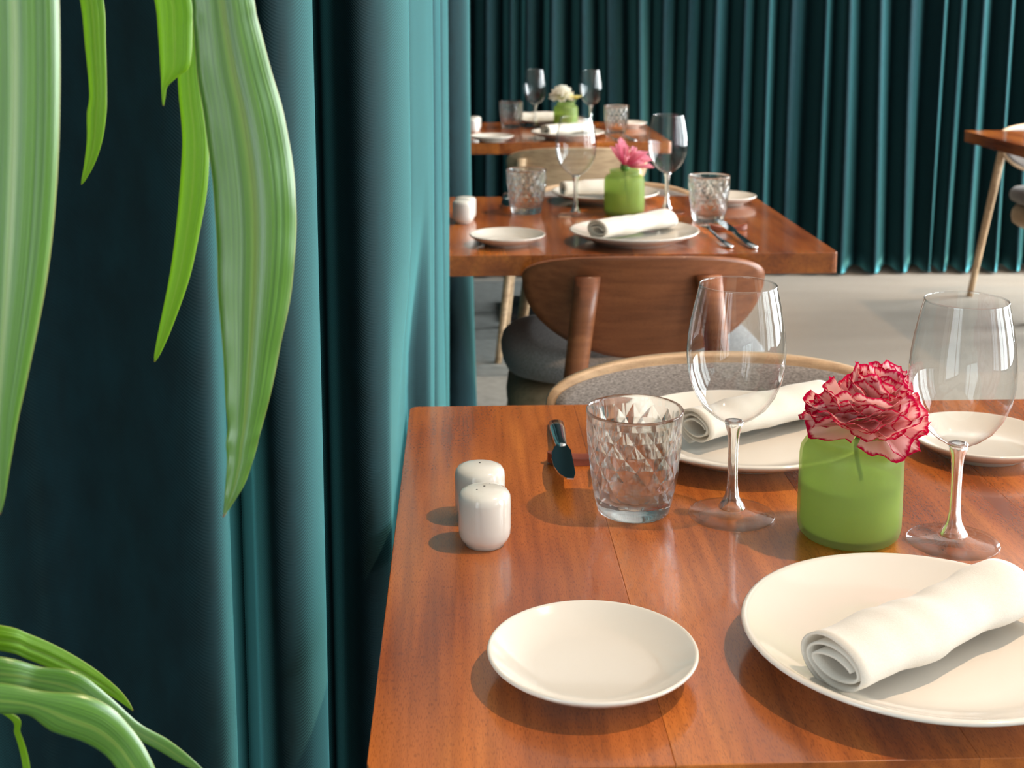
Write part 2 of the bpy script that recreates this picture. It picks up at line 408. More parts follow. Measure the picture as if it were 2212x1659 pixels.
# ------------------------------------------------------------------ downlights (each carries its own warm lamp)
for i, (lx, ly, ax, ay) in enumerate(SPOTS):
    t = thing('downlight', ['black ceiling downlight aimed at the nearest table', 'black ceiling downlight aimed at the table with the pink gerbera',
                            'black ceiling downlight aimed at the table with the white flower', 'black ceiling downlight aimed at the table by the right edge'][i], 'lamp', (lx, ly, rh), group='ceiling downlights')
    obj('housing', lathe('housing', [(0, 0), (0.05, 0), (0.055, -0.004), (0.055, -0.02), (0.047, -0.02), (0.043, -0.006), (0, -0.004)], 32), M['black_metal'], t)
    ld = bpy.data.lights.new('downlight_bulb', 'SPOT')
    ld.energy = 128 if i == 0 else 118; ld.color = (1.0, 0.72, 0.49); ld.spot_size = R(56); ld.spot_blend = 0.6; ld.shadow_soft_size = 0.022
    lo = bpy.data.objects.new('downlight_bulb', ld); col.objects.link(lo)
    lo.location = (lx, ly, rh - 0.03)
    lo.rotation_euler = (Vector((ax, ay, 0.73)) - Vector(lo.location)).to_track_quat('-Z', 'Y').to_euler()

# ------------------------------------------------------------------ curtains
TX0, TX1, TZ, TT = -0.066, 0.775, 0.73, 0.043
TABLES = [(0.803, 1.601), (2.595, 3.395), (4.726, 5.526)]
def cx_(px, Y): return (ony(px, 500, Y).x, Y)
rnd = random.Random(4)
lp = [(-1.15, 1.00), (-1.02, 0.93), (-0.90, 1.0), (-0.80, 1.04), (-0.70, 0.95), (-0.58, 0.92), (-0.50, 1.01), (-0.43, 1.02), cx_(-130, 0.95), cx_(0, 0.905), cx_(160, 0.925), cx_(330, 0.915), cx_(430, 0.925), cx_(468, 0.97),
      cx_(462, 1.02), cx_(480, 1.10), cx_(505, 1.13), cx_(528, 1.075), cx_(540, 1.03), cx_(578, 1.0), cx_(640, 1.025), cx_(682, 1.09), cx_(670, 1.15), cx_(674, 1.215), cx_(700, 1.245),
      cx_(735, 1.215), cx_(785, 1.205), cx_(845, 1.25), cx_(885, 1.34), cx_(875, 1.42), cx_(873, 1.50), cx_(895, 1.56),
      cx_(925, 1.66), cx_(937, 1.76), cx_(918, 1.86), cx_(918, 1.93), cx_(943, 1.98), cx_(953, 2.09), cx_(935, 2.17), cx_(936, 2.24), cx_(960, 2.30), cx_(969, 2.43), cx_(940, 2.56), (-0.085, 2.70)]
Y = 2.70
side = 0
while Y < 3.36:
    Y += 0.075; side = 1 - side
    lp.append((-0.15 if side else -0.08, Y))
lp += [(-0.10, 3.44), (-0.02, 3.47), cx_(1013, 3.56), cx_(1006, 3.66), (-0.07, 3.72), (-0.06, 3.80), (-0.01, 3.84), (-0.03, 3.95), (-0.11, 4.0)]
Y = 4.05
while Y < 5.55:
    Y += 0.08; side = 1 - side
    lp.append((-0.17 if side else -0.09, Y))
path = spline([(a, b_, 0) for a, b_ in lp], 8)
def curtain(name, path, z0, z1, nz, fn, label):
    v, f = [], []
    n = len(path)
    for k in range(nz + 1):
        z = z0 + (z1 - z0) * k / nz
        for i, p in enumerate(path): v.append(fn(i, p, z))
    for k in range(nz):
        for i in range(n - 1):
            f.append((k * n + i, k * n + i + 1, (k + 1) * n + i + 1, (k + 1) * n + i))
    o = obj(name, mesh(name, v, f), M['velvet'])
    s = o.modifiers.new('thick', 'SOLIDIFY'); s.thickness = 0.003; s.offset = 0
    tag(o, label, 'curtain', 'teal velvet curtains')
    return o
def lf(i, p, z):
    x, y = p.x, p.y
    k = (1.15 - z) * 0.035 * math.sin(y * 9.0 + 1.0)
    x += 0.4 * k * (1 if y > 1.65 else 0.25) * max(0, 1.2 - z)
    for (a, b_) in TABLES:                              # the cloth hangs against the table ends
        if a - 0.06 < y < b_ + 0.06:
            lim = TX0 - 0.006
            q = smooth((1.02 - z) / 0.27)
            e = smooth(min(y - (a - 0.06), b_ + 0.06 - y) / 0.05)
            if x > lim: x = lerp(x, lim, q * e)
    return (x, y, z)
curtain('curtain', path, 0.012, 2.78, 60, lf, 'teal velvet curtain hanging in deep folds along the left, beside the tables')
crest = [1050, 1103, 1138, 1188, 1250, 1303, 1370, 1427, 1482, 1537, 1600, 1650, 1700, 1770, 1815, 1880, 1950, 2025, 2062, 2105, 2165, 2215]
BY = 5.82
bp = [(-0.55, BY)]
x = -0.5
cxs = []
first = ony(crest[0], 300, BY - 0.05).x
while x < first - 0.09: cxs.append(x); x += rnd.uniform(0.10, 0.14)
cxs += [ony(c_, 300, BY - 0.05).x for c_ in crest]
x = cxs[-1] + 0.12
while x < 3.5: cxs.append(x); x += rnd.uniform(0.10, 0.17)
for a, b_ in zip(cxs, cxs[1:]):
    g = b_ - a; dep = min(0.13, 0.055 + g * 0.45) * rnd.uniform(0.85, 1.1)
    off = rnd.uniform(-0.012, 0.012)
    bp += [(a, BY - dep * 0.5 + off), (a + 0.14 * g, BY - dep * 0.44 + off), (a + 0.36 * g, BY - dep * 0.02), (a + 0.58 * g, BY + dep * 0.38), (a + 0.74 * g, BY + dep * 0.5), (a + 0.87 * g, BY + dep * 0.08)]
bpath = spline([(a, b_, 0) for a, b_ in bp], 6)
for _ in range(4): bpath = [bpath[0]] + [(p0 + p1 * 2 + p2) / 4 for p0, p1, p2 in zip(bpath, bpath[1:], bpath[2:])] + [bpath[-1]]
ph = [rnd.uniform(0, 6.28) for _ in range(8)]
def bf(i, p, z):
    q = max(0, 1.0 - z / 1.6)
    x = p.x + 0.022 * q * math.sin(p.x * 5.3 + ph[0]) + 0.012 * q * math.sin(p.x * 11 + ph[1] + z)
    y = BY + (p.y - BY) * (1 + 0.1 * q)
    hem = 0.012 + 0.014 * smooth((p.y - BY + 0.02) / 0.06)
    zz = hem + (z - 0.012) * (2.78 - hem) / 2.768
    return (x, y, zz)
curtain('curtain', bpath, 0.012, 2.78, 40, bf, 'wide teal velvet curtain pleated across the back of the room')

# ------------------------------------------------------------------ tables
def make_table(label, x0, x1, y0, y1, seed, cuts):
    t = thing('dining_table', label, 'table', ((x0 + x1) / 2, (y0 + y1) / 2, 0), group='dining tables')
    hw, hd = (x1 - x0) / 2, (y1 - y0) / 2
    xs = [-hw] + [c_ - (x0 + x1) / 2 for c_ in cuts] + [hw]
    for k, (a, b_) in enumerate(zip(xs, xs[1:])):
        # outline with a small rounded corner where the board is an outer one
        def corner(cx, cy, sx, sy, r):
            return [(cx - sx * r + sx * r * math.cos(q), cy - sy * r + sy * r * math.sin(q)) for q in (0, R(30), R(60), R(90))]
        ol = []
        g = 0.0
        la, rb = k == 0, k == len(xs) - 2
        r = 0.012
        a2, b2 = (a if la else a + g), (b_ if rb else b_ - g)
        ol += corner(a2, -hd, -1, -1, r) if la else [(a2, -hd)]
        ol += corner(b2, -hd, 1, -1, r)[::-1] if rb else [(b2, -hd)]
        ol += corner(b2, hd, 1, 1, r) if rb else [(b2, hd)]
        ol += corner(a2, hd, -1, 1, r)[::-1] if la else [(a2, hd)]
        n = len(ol)
        v = [(p[0], p[1], TZ - TT) for p in ol] + [(p[0], p[1], TZ) for p in ol]
        f = [tuple(range(n))[::-1], tuple(range(n, 2 * n))] + [(i, (i + 1) % n, n + (i + 1) % n, n + i) for i in range(n)]
        o = obj('board', mesh('board', v, f, False), M['table'], t)
        bevel(o, 0.0007, 2, 50)
    obj('column', lathe('column', [(0, 0.03), (0.06, 0.03), (0.045, 0.06), (0.038, 0.1), (0.038, TZ - TT - 0.05), (0.05, TZ - TT - 0.012), (0.16, TZ - TT - 0.01), (0.16, TZ - TT), (0, TZ - TT)], 28), M['black_metal'], t)
    bevel(obj('base', boxes('base', [(-0.17, 0.17, -0.17, 0.17, 0.0, 0.03)]), M['black_metal'], t), 0.008)
    return t
CUT = [0.143, 0.352, 0.565]
make_table('nearest mahogany table, set with green jar of crimson-edged carnation', TX0, TX1, *TABLES[0], 1, CUT)
make_table('middle mahogany table, set with green jar of pink gerbera', TX0, TX1, *TABLES[1], 2, CUT)
make_table('far mahogany table, set with green jar of white flowers', TX0, TX1, *TABLES[2], 3, CUT)
make_table('mahogany table cut off by the right edge of the photo', 2.007, 2.847, 4.30, 5.10, 4, [2.22, 2.43, 2.64])

# ------------------------------------------------------------------ chairs
def back_outline(hw, zt, zw, zb, n=56, inset=0.0):
    pts = []
    for k in range(n):
        a = 2 * math.pi * k / n
        c_, s_ = math.cos(a), math.sin(a)
        e = 2 / 2.5 if s_ > 0 else 2 / 2.05
        x = (hw - inset) * math.copysign(abs(c_) ** e, c_)
        z = zw + ((zt - zw - inset) if s_ > 0 else (zw - zb - inset)) * math.copysign(abs(s_) ** e, s_)
        pts.append((x, z))
    return pts
def shell(name, ol, y_front, y_back, curve, lean, zw, puff=0.0):
    # a bent panel with the outline ol, filled as rings so that it follows the bend
    rings = [1.0, 0.93, 0.8, 0.6, 0.35]
    n = len(ol); cx = 0; cz = sum(p[1] for p in ol) / n
    v, f = [], []
    def pos(x, z, y): return (x, y + curve * x * x - lean * (z - zw), z)
    for side_, yb in ((0, y_back), (1, y_front)):
        base = len(v)
        for q, s in enumerate(rings):
            pf = puff * (1 - s ** 4) if side_ else 0
            for (x, z) in ol:
                v.append(pos(x * s, cz + (z - cz) * s, yb + pf))
        v.append(pos(0, cz, yb + (puff if side_ else 0)))
        for q in range(len(rings) - 1):
            for k in range(n):
                a, b_, c_, d_ = base + q * n + k, base + q * n + (k + 1) % n, base + (q + 1) * n + (k + 1) % n, base + (q + 1) * n + k
                f.append((a, d_, c_, b_) if side_ else (a, b_, c_, d_))
        for k in range(n):
            a, b_ = base + (len(rings) - 1) * n + k, base + (len(rings) - 1) * n + (k + 1) % n
            f.append((a, len(v) - 1, b_) if side_ else (a, b_, len(v) - 1))
    off = len(rings) * n + 1
    for k in range(n):
        f.append((k, off + k, off + (k + 1) % n, (k + 1) % n))
    return mesh(name, v, f)
def slab_post(name, p0, p1, w0, w1, th):
    p0, p1 = Vector(p0), Vector(p1); v, f = [], []
    N = 8
    for i in range(N + 1):
        t = i / N; p = p0.lerp(p1, t); wd = lerp(w0, w1, t) / 2; h = th / 2
        r = 0.4
        for (sx, sy) in ((-1, -r), (-r, -1), (r, -1), (1, -r), (1, r), (r, 1), (-r, 1), (-1, r)):
            v.append((p.x + sx * wd, p.y + sy * h, p.z))
    for i in range(N):
        for k in range(8): f.append((i * 8 + k, i * 8 + (k + 1) % 8, i * 8 + 8 + (k + 1) % 8, i * 8 + 8 + k))
    f.append(tuple(range(8))[::-1]); f.append(tuple(range(N * 8, N * 8 + 8)))
    return mesh(name, v, f)
def cushion(name, hw, y0, y1, z0, z1):
    n = 48; v, f = [], []
    cy, hd = (y0 + y1) / 2, (y1 - y0) / 2
    rows = [(0.90, 0.0), (0.975, 0.12), (1.0, 0.36), (0.985, 0.62), (0.93, 0.82), (0.75, 0.95), (0.45, 1.0)]
    for (s, h) in rows:
        for k in range(n):
            a = 2 * math.pi * k / n; e = 2 / 3.6
            v.append((hw * s * math.copysign(abs(math.cos(a)) ** e, math.cos(a)), cy + hd * s * math.copysign(abs(math.sin(a)) ** e, math.sin(a)), z0 + (z1 - z0) * h))
    for i in range(len(rows) - 1):
        for k in range(n): f.append((i * n + k, i * n + (k + 1) % n, (i + 1) * n + (k + 1) % n, (i + 1) * n + k))
    f.append(tuple(range(n))[::-1]); f.append(tuple(range((len(rows) - 1) * n, len(rows) * n)))
    return mesh(name, v, f)
def make_chair(label, post_x, wood_back, wood_seat, sw=0.22, sz=0.0):
    t = thing('dining_chair', label, 'chair', group='dining chairs')
    ol = back_outline(0.246, 0.744, 0.69, 0.53)
    bk = shell('backrest', ol, 0.014, 0.0, 1.0, 0.14, 0.64)
    obj('backrest', bk, wood_back, t)
    il = back_outline(0.246, 0.744, 0.69, 0.53, inset=0.013)
    obj('back_pad', shell('back_pad', il, 0.018, 0.012, 1.0, 0.14, 0.64, 0.014), M['grey_fabric'], t)
    obj('seat', cushion('seat', sw, 0.03, 0.47, 0.435 + sz, 0.505 + sz), M['grey_fabric'], t)
    fr = obj('seat_frame', cushion('seat_frame', sw - 0.012, 0.035, 0.455, 0.34, 0.437 + sz), wood_seat, t)
    for s in (-1, 1):
        off = post_x * post_x
        wtop = 0.05 if post_x < 0.15 else 0.034
        obj('leg', slab_post('leg', (s * (post_x + 0.085), -0.055, 0), (s * post_x, off - 0.022, 0.705), wtop * 0.7, wtop, 0.026), wood_back, t)
        obj('leg', slab_post('leg', (s * 0.235, 0.44, 0), (s * 0.2, 0.40, 0.40), 0.026, 0.036, 0.034), wood_seat, t)
    return t
chair_w = make_chair('walnut dining chair with oval back and grey seat, between near and middle tables', 0.12, M['walnut'], M['oak'], 0.282, 0.03)
chair_w.location = (ony(1400, 600, 2.5).x, 2.505, 0)
chair_o = make_chair('pale oak dining chair with grey padded back, behind the nearest table', 0.195, M['oak'], M['oak'])
chair_o.location = (0.362, TABLES[0][1] + 0.185, 0); chair_o.rotation_euler.z = math.pi
c2 = copy_tree(chair_o); c2.location = (0.412, TABLES[1][1] + 0.185, 0); c2['label'] = 'pale oak dining chair with grey padded back, behind the middle table'
c3 = copy_tree(chair_o); c3.location = (ony(1252, 330, 4.4).x, 4.43, 0); c3.rotation_euler.z = 0; c3['label'] = 'pale oak dining chair showing its bare wooden back, in front of the far table'
c4 = copy_tree(chair_o); c4.location = (2.44, 5.27, 0); c4.rotation_euler.z = math.pi; c4['label'] = 'pale oak dining chair at the table by the right edge'

# ------------------------------------------------------------------ tableware meshes
def plate_mesh(name, r, h):
    pr = [(0, 0.004), (r * 0.52, 0.004), (r * 0.55, 0.0), (r * 0.60, 0.0), (r * 0.62, 0.005), (r * 0.80, h * 0.42), (r * 0.95, h * 0.80), (r * 0.99, h * 0.93), (r, h), (r * 0.992, h * 1.05), (r * 0.975, h * 1.07), (r * 0.955, h * 1.02),
          (r * 0.90, h * 0.86), (r * 0.80, h * 0.64), (r * 0.68, h * 0.44), (r * 0.55, h * 0.36), (0, h * 0.34)]
    return lathe(name, pr, 72)
PL_BREAD = plate_mesh('bread_plate', 0.0808, 0.0215)
PL_MAIN = plate_mesh('dinner_plate', 0.139, 0.0265)
for q in (PL_BREAD, PL_MAIN): q.materials.append(M['china'])
SH_BODY = lathe('shaker_body', [(0, 0.003), (0.015, 0.003), (0.0165, 0), (0.0185, 0), (0.0195, 0.003), (0.0225, 0.006), (0.0245, 0.011), (0.025, 0.018), (0.025, 0.044), (0.0243, 0.049), (0.022, 0.0525), (0.017, 0.0545), (0.009, 0.0555), (0, 0.0558)], 40)
SH_BODY.materials.append(M['shaker'])
SH_HOLE = lathe('pour_hole', [(0, 0.0004), (0.0011, 0.0003), (0.0013, -0.0006)], 10); SH_HOLE.materials.append(M['hole'])
BOWL = lathe('bowl', [(0.0045, 0.0955), (0.010, 0.0975), (0.020, 0.1035), (0.031, 0.113), (0.0395, 0.126), (0.0455, 0.142), (0.0482, 0.158), (0.0486, 0.172), (0.0475, 0.186), (0.0452, 0.202), (0.0415, 0.220), (0.0375, 0.2365)], 64)
RIMG = lathe('rim', [(0.0379, 0.2355), (0.0380, 0.2368), (0.0375, 0.2375), (0.0370, 0.2368), (0.0371, 0.2355)], 64)
STEM = lathe('stem', [(0, 0.0965), (0.0055, 0.098), (0.0092, 0.0985), (0.0085, 0.093), (0.0062, 0.086), (0.0052, 0.075), (0.0050, 0.05), (0.0055, 0.032), (0.0072, 0.021), (0.0105, 0.014), (0.0135, 0.0095), (0.0135, 0.0085), (0, 0.0085)], 32)
FOOT = lathe('foot', [(0, 0.0084), (0.0145, 0.0078), (0.024, 0.0048), (0.036, 0.0028), (0.0425, 0.0022), (0.0433, 0.0012), (0.0425, 0.0002), (0, 0.0002)], 64)
BOWL.materials.append(M['bowl_glass']); RIMG.materials.append(M['bowl_glass'])
STEM.materials.append(M['solid_glass']); FOOT.materials.append(M['foot_glass'])
def tumbler_mesh():
    n, rows = 30, 6
    v, f = [], []
    zb, zt = 0.016, 0.098
    def rad(z): return lerp(0.0372, 0.0487, (z / 0.107)) + 0.0015 * math.sin(math.pi * min(1, z / 0.107))
    rng = random.Random(3)
    idx = []
    for (r, z) in ((0, 0.0), (0.034, 0.0), (0.0365, 0.002), (0.0378, 0.008)):
        idx.append([(len(v) + k if r > 0 else len(v)) for k in range(n)])
        v += [(r * math.cos(2 * math.pi * (k) / n), r * math.sin(2 * math.pi * k / n), z) for k in range(n)] if r > 0 else [(0, 0, z)]
    for i in range(rows + 1):
        z = lerp(zb, zt, i / rows)
        row = []
        for k in range(n):
            d = 0.0013 if (k + i) % 2 else -0.0010
            d += rng.uniform(-0.0003, 0.0003)
            if i in (0, rows): d *= 0.15
            a = 2 * math.pi * (k + (rng.uniform(-0.22, 0.22) if 0 < i < rows else 0)) / n
            row.append(len(v)); v.append(((rad(z) + d) * math.cos(a), (rad(z) + d) * math.sin(a), z + (rng.uniform(-0.002, 0.002) if 0 < i < rows else 0)))
        idx.append(row)
    for (r, z) in ((0.0488, 0.104), (0.0489, 0.1065), (0.0482, 0.1078), (0.0473, 0.1072), (0.0466, 0.104)):
        idx.append([len(v) + k for k in range(n)])
        v += [(r * math.cos(2 * math.pi * k / n), r * math.sin(2 * math.pi * k / n), z) for k in range(n)]
    for i in range(7):
        z = lerp(0.095, 0.022, i / 6); row = []
        for k in range(n):
            d = rng.uniform(-0.0006, 0.0006); a = 2 * math.pi * k / n
            row.append(len(v)); v.append(((rad(z) - 0.0032 + d) * math.cos(a), (rad(z) - 0.0032 + d) * math.sin(a), z))
        idx.append(row)
    for (r, z) in ((0.031, 0.0165), (0.022, 0.0148), (0, 0.0142)):
        idx.append([(len(v) + k if r > 0 else len(v)) for k in range(n)])
        v += [(r * math.cos(2 * math.pi * k / n), r * math.sin(2 * math.pi * k / n), z) for k in range(n)] if r > 0 else [(0, 0, z)]
    flat = []
    for q, (a, b_) in enumerate(zip(idx, idx[1:])):
        for k in range(n):
            k2 = (k + 1) % n
            tri = 4 <= q < 4 + rows or 4 + rows + 5 < q < 4 + rows + 12
            quad = [a[k], a[k2], b_[k2], b_[k]]
            if a[k] == a[k2]: f.append((a[k], b_[k2], b_[k])); flat.append(False)
            elif b_[k] == b_[k2]: f.append((a[k], a[k2], b_[k])); flat.append(False)
            elif tri and 4 <= q < 4 + rows:
                if (k + q) % 2: f += [(a[k], a[k2], b_[k2]), (a[k], b_[k2], b_[k])]
                else: f += [(a[k], a[k2], b_[k]), (a[k2], b_[k2], b_[k])]
                flat += [True, True]
            else: f.append(tuple(quad)); flat.append(False)
    m = mesh('tumbler', v, f, True)
    m.polygons.foreach_set('use_smooth', [not q for q in flat])
    m.materials.append(M['tumbler_glass'])
    return m
TUMB = tumbler_mesh()
JAR = lathe('jar', [(0, 0.003), (0.040, 0.003), (0.042, 0.001), (0.044, 0.002), (0.0475, 0.006), (0.049, 0.013), (0.0492, 0.03), (0.0488, 0.080), (0.0478, 0.087), (0.044, 0.0935), (0.039, 0.096), (0.036, 0.0975), (0.0352, 0.1005), (0.0362, 0.104), (0.0365, 0.107), (0.035, 0.1085), (0.0335, 0.1075),
    (0.0325, 0.1035), (0.0325, 0.0985), (0.036, 0.0945), (0.042, 0.0905), (0.0452, 0.085), (0.0462, 0.078), (0.0465, 0.014), (0.044, 0.008), (0, 0.007)], 56)
JAR.materials.append(M['jar'])
WATER = lathe('water', [(0, 0.0085), (0.0435, 0.009), (0.046, 0.0145), (0.0459, 0.056), (0, 0.0562)], 40); WATER.materials.append(M['water'])

def napkin_mesh(L, seed, w_=0.031, h_=0.0215):
    # a cloth rolled up flat: spiral cross-section drawn along x
    rng = random.Random(seed); prof = []
    turns = 2.7; n = 110
    for i in range(n + 1):
        t = i / n; a = -math.pi * 0.42 + t * turns * 2 * math.pi
        s = 1 - 0.66 * (t ** 0.95)
        y = w_ * s ** 0.75 * math.cos(a) + 0.002 * math.sin(3 * a + seed) * (1 - s)
        z = h_ * s ** 1.25 * math.sin(a) * (0.92 if math.sin(a) < 0 else 1.0)
        prof.append((y, max(z, -h_ * 0.93 * (0.4 + 0.6 * s))))
    nx = 30; v, f, uv = [], [], []
    for k in range(nx + 1):
        u = k / nx; x = (u - 0.5) * L
        for i, (y, z) in enumerate(prof):
            wr = 0.0022 * mnoise.noise(Vector((x * 38, y * 30, z * 40 + seed))) + 0.0016 * math.sin(u * 17 + seed) * math.exp(-((u - 0.3) / 0.18) ** 2)
            wr += 0.0042 * mnoise.noise(Vector((x * 14 + seed, y * 12, z * 12)))
            sc_ = 1 + wr / 0.03 - 0.06 * math.exp(-((u - 0.36) / 0.05) ** 2)
            sk = 0.0015 * math.sin(i * 0.11 + seed)
            v.append((x + (sk if k in (0, nx) else 0), y * sc_, max(z * sc_, -h_ * 0.93)))
    n1 = n + 1
    for k in range(nx):
        for i in range(n): f.append((k * n1 + i, k * n1 + i + 1, (k + 1) * n1 + i + 1, (k + 1) * n1 + i))
    m = mesh('napkin', v, f); m.materials.append(M['linen']); return m
NAPS = [napkin_mesh(0.215, 1.0, 0.0335, 0.0245), napkin_mesh(0.205, 2.4, 0.032, 0.0235)]

def blade_mesh(name, ol, z0, th):
    n = len(ol); v = [(x, y, z0) for x, y in ol] + [(x, y, z0 + th) for x, y in ol]
    f = [tuple(range(n))[::-1], tuple(range(n, 2 * n))] + [(i, (i + 1) % n, n + (i + 1) % n, n + i) for i in range(n)]
    return mesh(name, v, f, False)
# knife: along +y from handle end (y=-0.11) to blade tip (y=+0.10)
KN_HANDLE = tube('handle', [(0.0, -0.112, 0.004), (0.0, -0.108, 0.0045), (0.0, -0.08, 0.005), (0, -0.03, 0.0065), (0, 0.005, 0.0085), (0, 0.012, 0.009)], [0.0065, 0.0092, 0.0095, 0.008, 0.0066, 0.005], 14, 0.45)
KN_BLADE = blade_mesh('blade', [(-0.006, 0.006), (0.001, 0.004), (0.008, 0.014), (0.0115, 0.034), (0.0135, 0.060), (0.0125, 0.090), (0.008, 0.118), (0.001, 0.133), (-0.006, 0.134), (-0.009, 0.115), (-0.0095, 0.03)], 0.0085, 0.0014)
FK_HANDLE = tube('handle', [(0, -0.105, 0.004), (0, -0.10, 0.0045), (0, -0.07, 0.005), (0, -0.02, 0.0065), (0, 0.03, 0.010), (0, 0.042, 0.0115)], [0.003, 0.008, 0.0085, 0.0048, 0.0034, 0.005], 12, 0.45)
FK_HEAD = blade_mesh('fork_neck', [(-0.004, 0.04), (0.004, 0.04), (0.009, 0.05), (0.0115, 0.062), (-0.0115, 0.062), (-0.009, 0.05)], 0.0105, 0.0016)
FK_TINE = tube('tine', [(0, 0.060, 0.0112), (0, 0.08, 0.0105), (0, 0.10, 0.0135), (0, 0.104, 0.0145)], [0.0017, 0.0017, 0.0013, 0.0006], 8, 0.7)
for q in (KN_HANDLE, KN_BLADE, FK_HANDLE, FK_HEAD, FK_TINE): q.materials.append(M['steel'])
def rest_mesh():
    v, f = [], []
    N = 16
    for i in range(N + 1):
        t = i / N * 2 - 1
        x = t * 0.042; zb = 0.0 + 0.006 * max(0, abs(t) - 0.55); zt = 0.0072 + 0.0065 * t * t
        hw = 0.011 * (1 - 0.75 * abs(t) ** 5)
        v += [(x, -hw, zb), (x, hw, zb), (x, hw * 0.85, zt), (x, -hw * 0.85, zt)]
    for i in range(N):
        for k in range(4): f.append((i * 4 + k, (i + 1) * 4 + k, (i + 1) * 4 + (k + 1) % 4, i * 4 + (k + 1) % 4))
    f.append((0, 1, 2, 3)); f.append((N * 4 + 3, N * 4 + 2, N * 4 + 1, N * 4))
    m = mesh('cutlery_rest', v, f, False); m.materials.append(M['rest']); return m
REST = rest_mesh()

# ------------------------------------------------------------------ tableware placing
G = {}
def put_mesh(name, m, label, cat, group, loc, rz=0):
    return tag(obj(name, m, None, None, loc, (0, 0, rz)), label, cat, group)
def shaker(label, loc, holes):
    t = thing('shaker', label, 'shaker', loc, 0, 'white salt and pepper shakers')
    obj('shaker_body', SH_BODY, None, t)
    for (a, b_) in holes: obj('pour_hole', SH_HOLE, None, t, (a, b_, 0.0556 - (a * a + b_ * b_) * 6))
def wine_glass(label, loc):
    t = thing('wine_glass', label, 'wine glass', loc, 0, 'empty wine glasses')
    b_ = obj('bowl', BOWL, None, t); obj('rim', RIMG, None, b_); obj('stem', STEM, None, t); obj('foot', FOOT, None, t)
def jar_vase(label, loc):
    t = thing('vase', label, 'vase', loc, 0, 'green glass jar vases')
    obj('jar', JAR, None, t); obj('water', WATER, None, t)
def knife(label, loc, rz, tilt=0.0):
    t = thing('knife', label, 'knife', loc, rz, 'table knives'); t.rotation_euler.x = tilt
    obj('handle', KN_HANDLE, None, t); obj('blade', KN_BLADE, None, t)
def fork(label, loc, rz, tilt=0.0):
    t = thing('fork', label, 'fork', loc, rz, 'table forks'); t.rotation_euler.x = tilt
    obj('handle', FK_HANDLE, None, t); h = obj('fork_neck', FK_HEAD, None, t)
    for k in range(4): obj('tine', FK_TINE, None, h, ((k - 1.5) * 0.0062, 0, 0))
def dinner(pl, nap, loc, rz, dxy=(0, 0), v=0):
    put_mesh('dinner_plate', PL_MAIN, pl, 'plate', 'cream dinner plates', loc)
    o = put_mesh('napkin', NAPS[v], nap, 'napkin', 'rolled white napkins', (loc[0] + dxy[0], loc[1] + dxy[1], loc[2] + 0.0092 + 0.0232 + 0.003), rz)
    sm = o.modifiers.new('thick', 'SOLIDIFY'); sm.thickness = 0.0021; sm.offset = 0
E0 = 0.0002
T0 = TZ + E0
def tp(x, y, z=TZ): q = onz(x, y, z); return (q.x, q.y, T0)
# nearest table
shaker('white shaker with three holes, in front of its twin on the nearest table', tp(1047, 1174), [(-0.007, -0.004), (0.0, 0.004), (0.005, 0.011)])
shaker('white shaker with one hole, half hidden behind its twin on the nearest table', tp(1037, 1118), [(0.0, 0.004)])
q = onz(1280, 1402, TZ + 0.0215)
put_mesh('bread_plate', PL_BREAD, 'empty cream side plate at the front left of the nearest table', 'plate', 'cream side plates', (q.x, q.y, T0))
a, b_ = onz(1800, 1440, 0.765), onz(2180, 1275, 0.765)
nrz = math.atan2(b_.y - a.y, b_.x - a.x)
mc = Vector((0.2189 + 0.1385, 0.9375, 0))
d_ = Vector((math.cos(nrz), math.sin(nrz), 0))
nc = Vector((a.x, a.y, 0)) + d_ * 0.1075 - mc
dinner('large cream plate under the front napkin of the nearest table', 'rolled white napkin closest to the camera, on the front plate', (mc.x, mc.y, T0), nrz, (nc.x, nc.y), 0)
put_mesh('tumbler', TUMB, 'faceted glass tumbler beside the shakers on the nearest table', 'tumbler', 'faceted tumblers', tp(1368, 1103))
wine_glass('empty wine glass between tumbler and carnation on the nearest table', tp(1580, 1113))
wine_glass('empty wine glass right of the carnation on the nearest table', tp(2058, 1172))
V1 = tp(1832, 1155)
jar_vase('green frosted glass jar holding the crimson-edged carnation', V1)
q = onz(1603, 921, TZ + 0.0265)
a, b_ = onz(1490, 925, 0.765), onz(1790, 858, 0.765)
rz2 = math.atan2(b_.y - a.y, b_.x - a.x)
FM1 = Vector((q.x, q.y, T0))
dinner('large cream plate at the far side of the nearest table', 'rolled white napkin at the far side of the nearest table', FM1, rz2, ((a.x + b_.x) / 2 - q.x, (a.y + b_.y) / 2 - q.y), 1)
q = onz(2118, 938, TZ + 0.0215)
put_mesh('bread_plate', PL_BREAD, 'empty cream side plate behind the right wine glass of the nearest table', 'plate', 'cream side plates', (q.x, q.y, T0))
rst = onz(1240, 1000, TZ); 
put_mesh('cutlery_rest', REST, 'red wooden cutlery rest under the knife on the nearest table', 'cutlery rest', 'cutlery rests', (rst.x + 0.012, rst.y, T0), R(2))
ka, kb = onz(1200, 895, TZ + 0.008), onz(1226, 1035, TZ + 0.02)
krz = math.atan2(kb.y - ka.y, kb.x - ka.x) - math.pi / 2
knife('steel knife left of the tumbler on the nearest table', ((ka.x + kb.x) / 2, (ka.y + kb.y) / 2, T0 + 0.0052), krz, R(3.6))
fork('steel fork mostly hidden behind the tumbler on the nearest table', ((ka.x + kb.x) / 2 + 0.047, (ka.y + kb.y) / 2, T0 + 0.0045), krz, R(3.2))
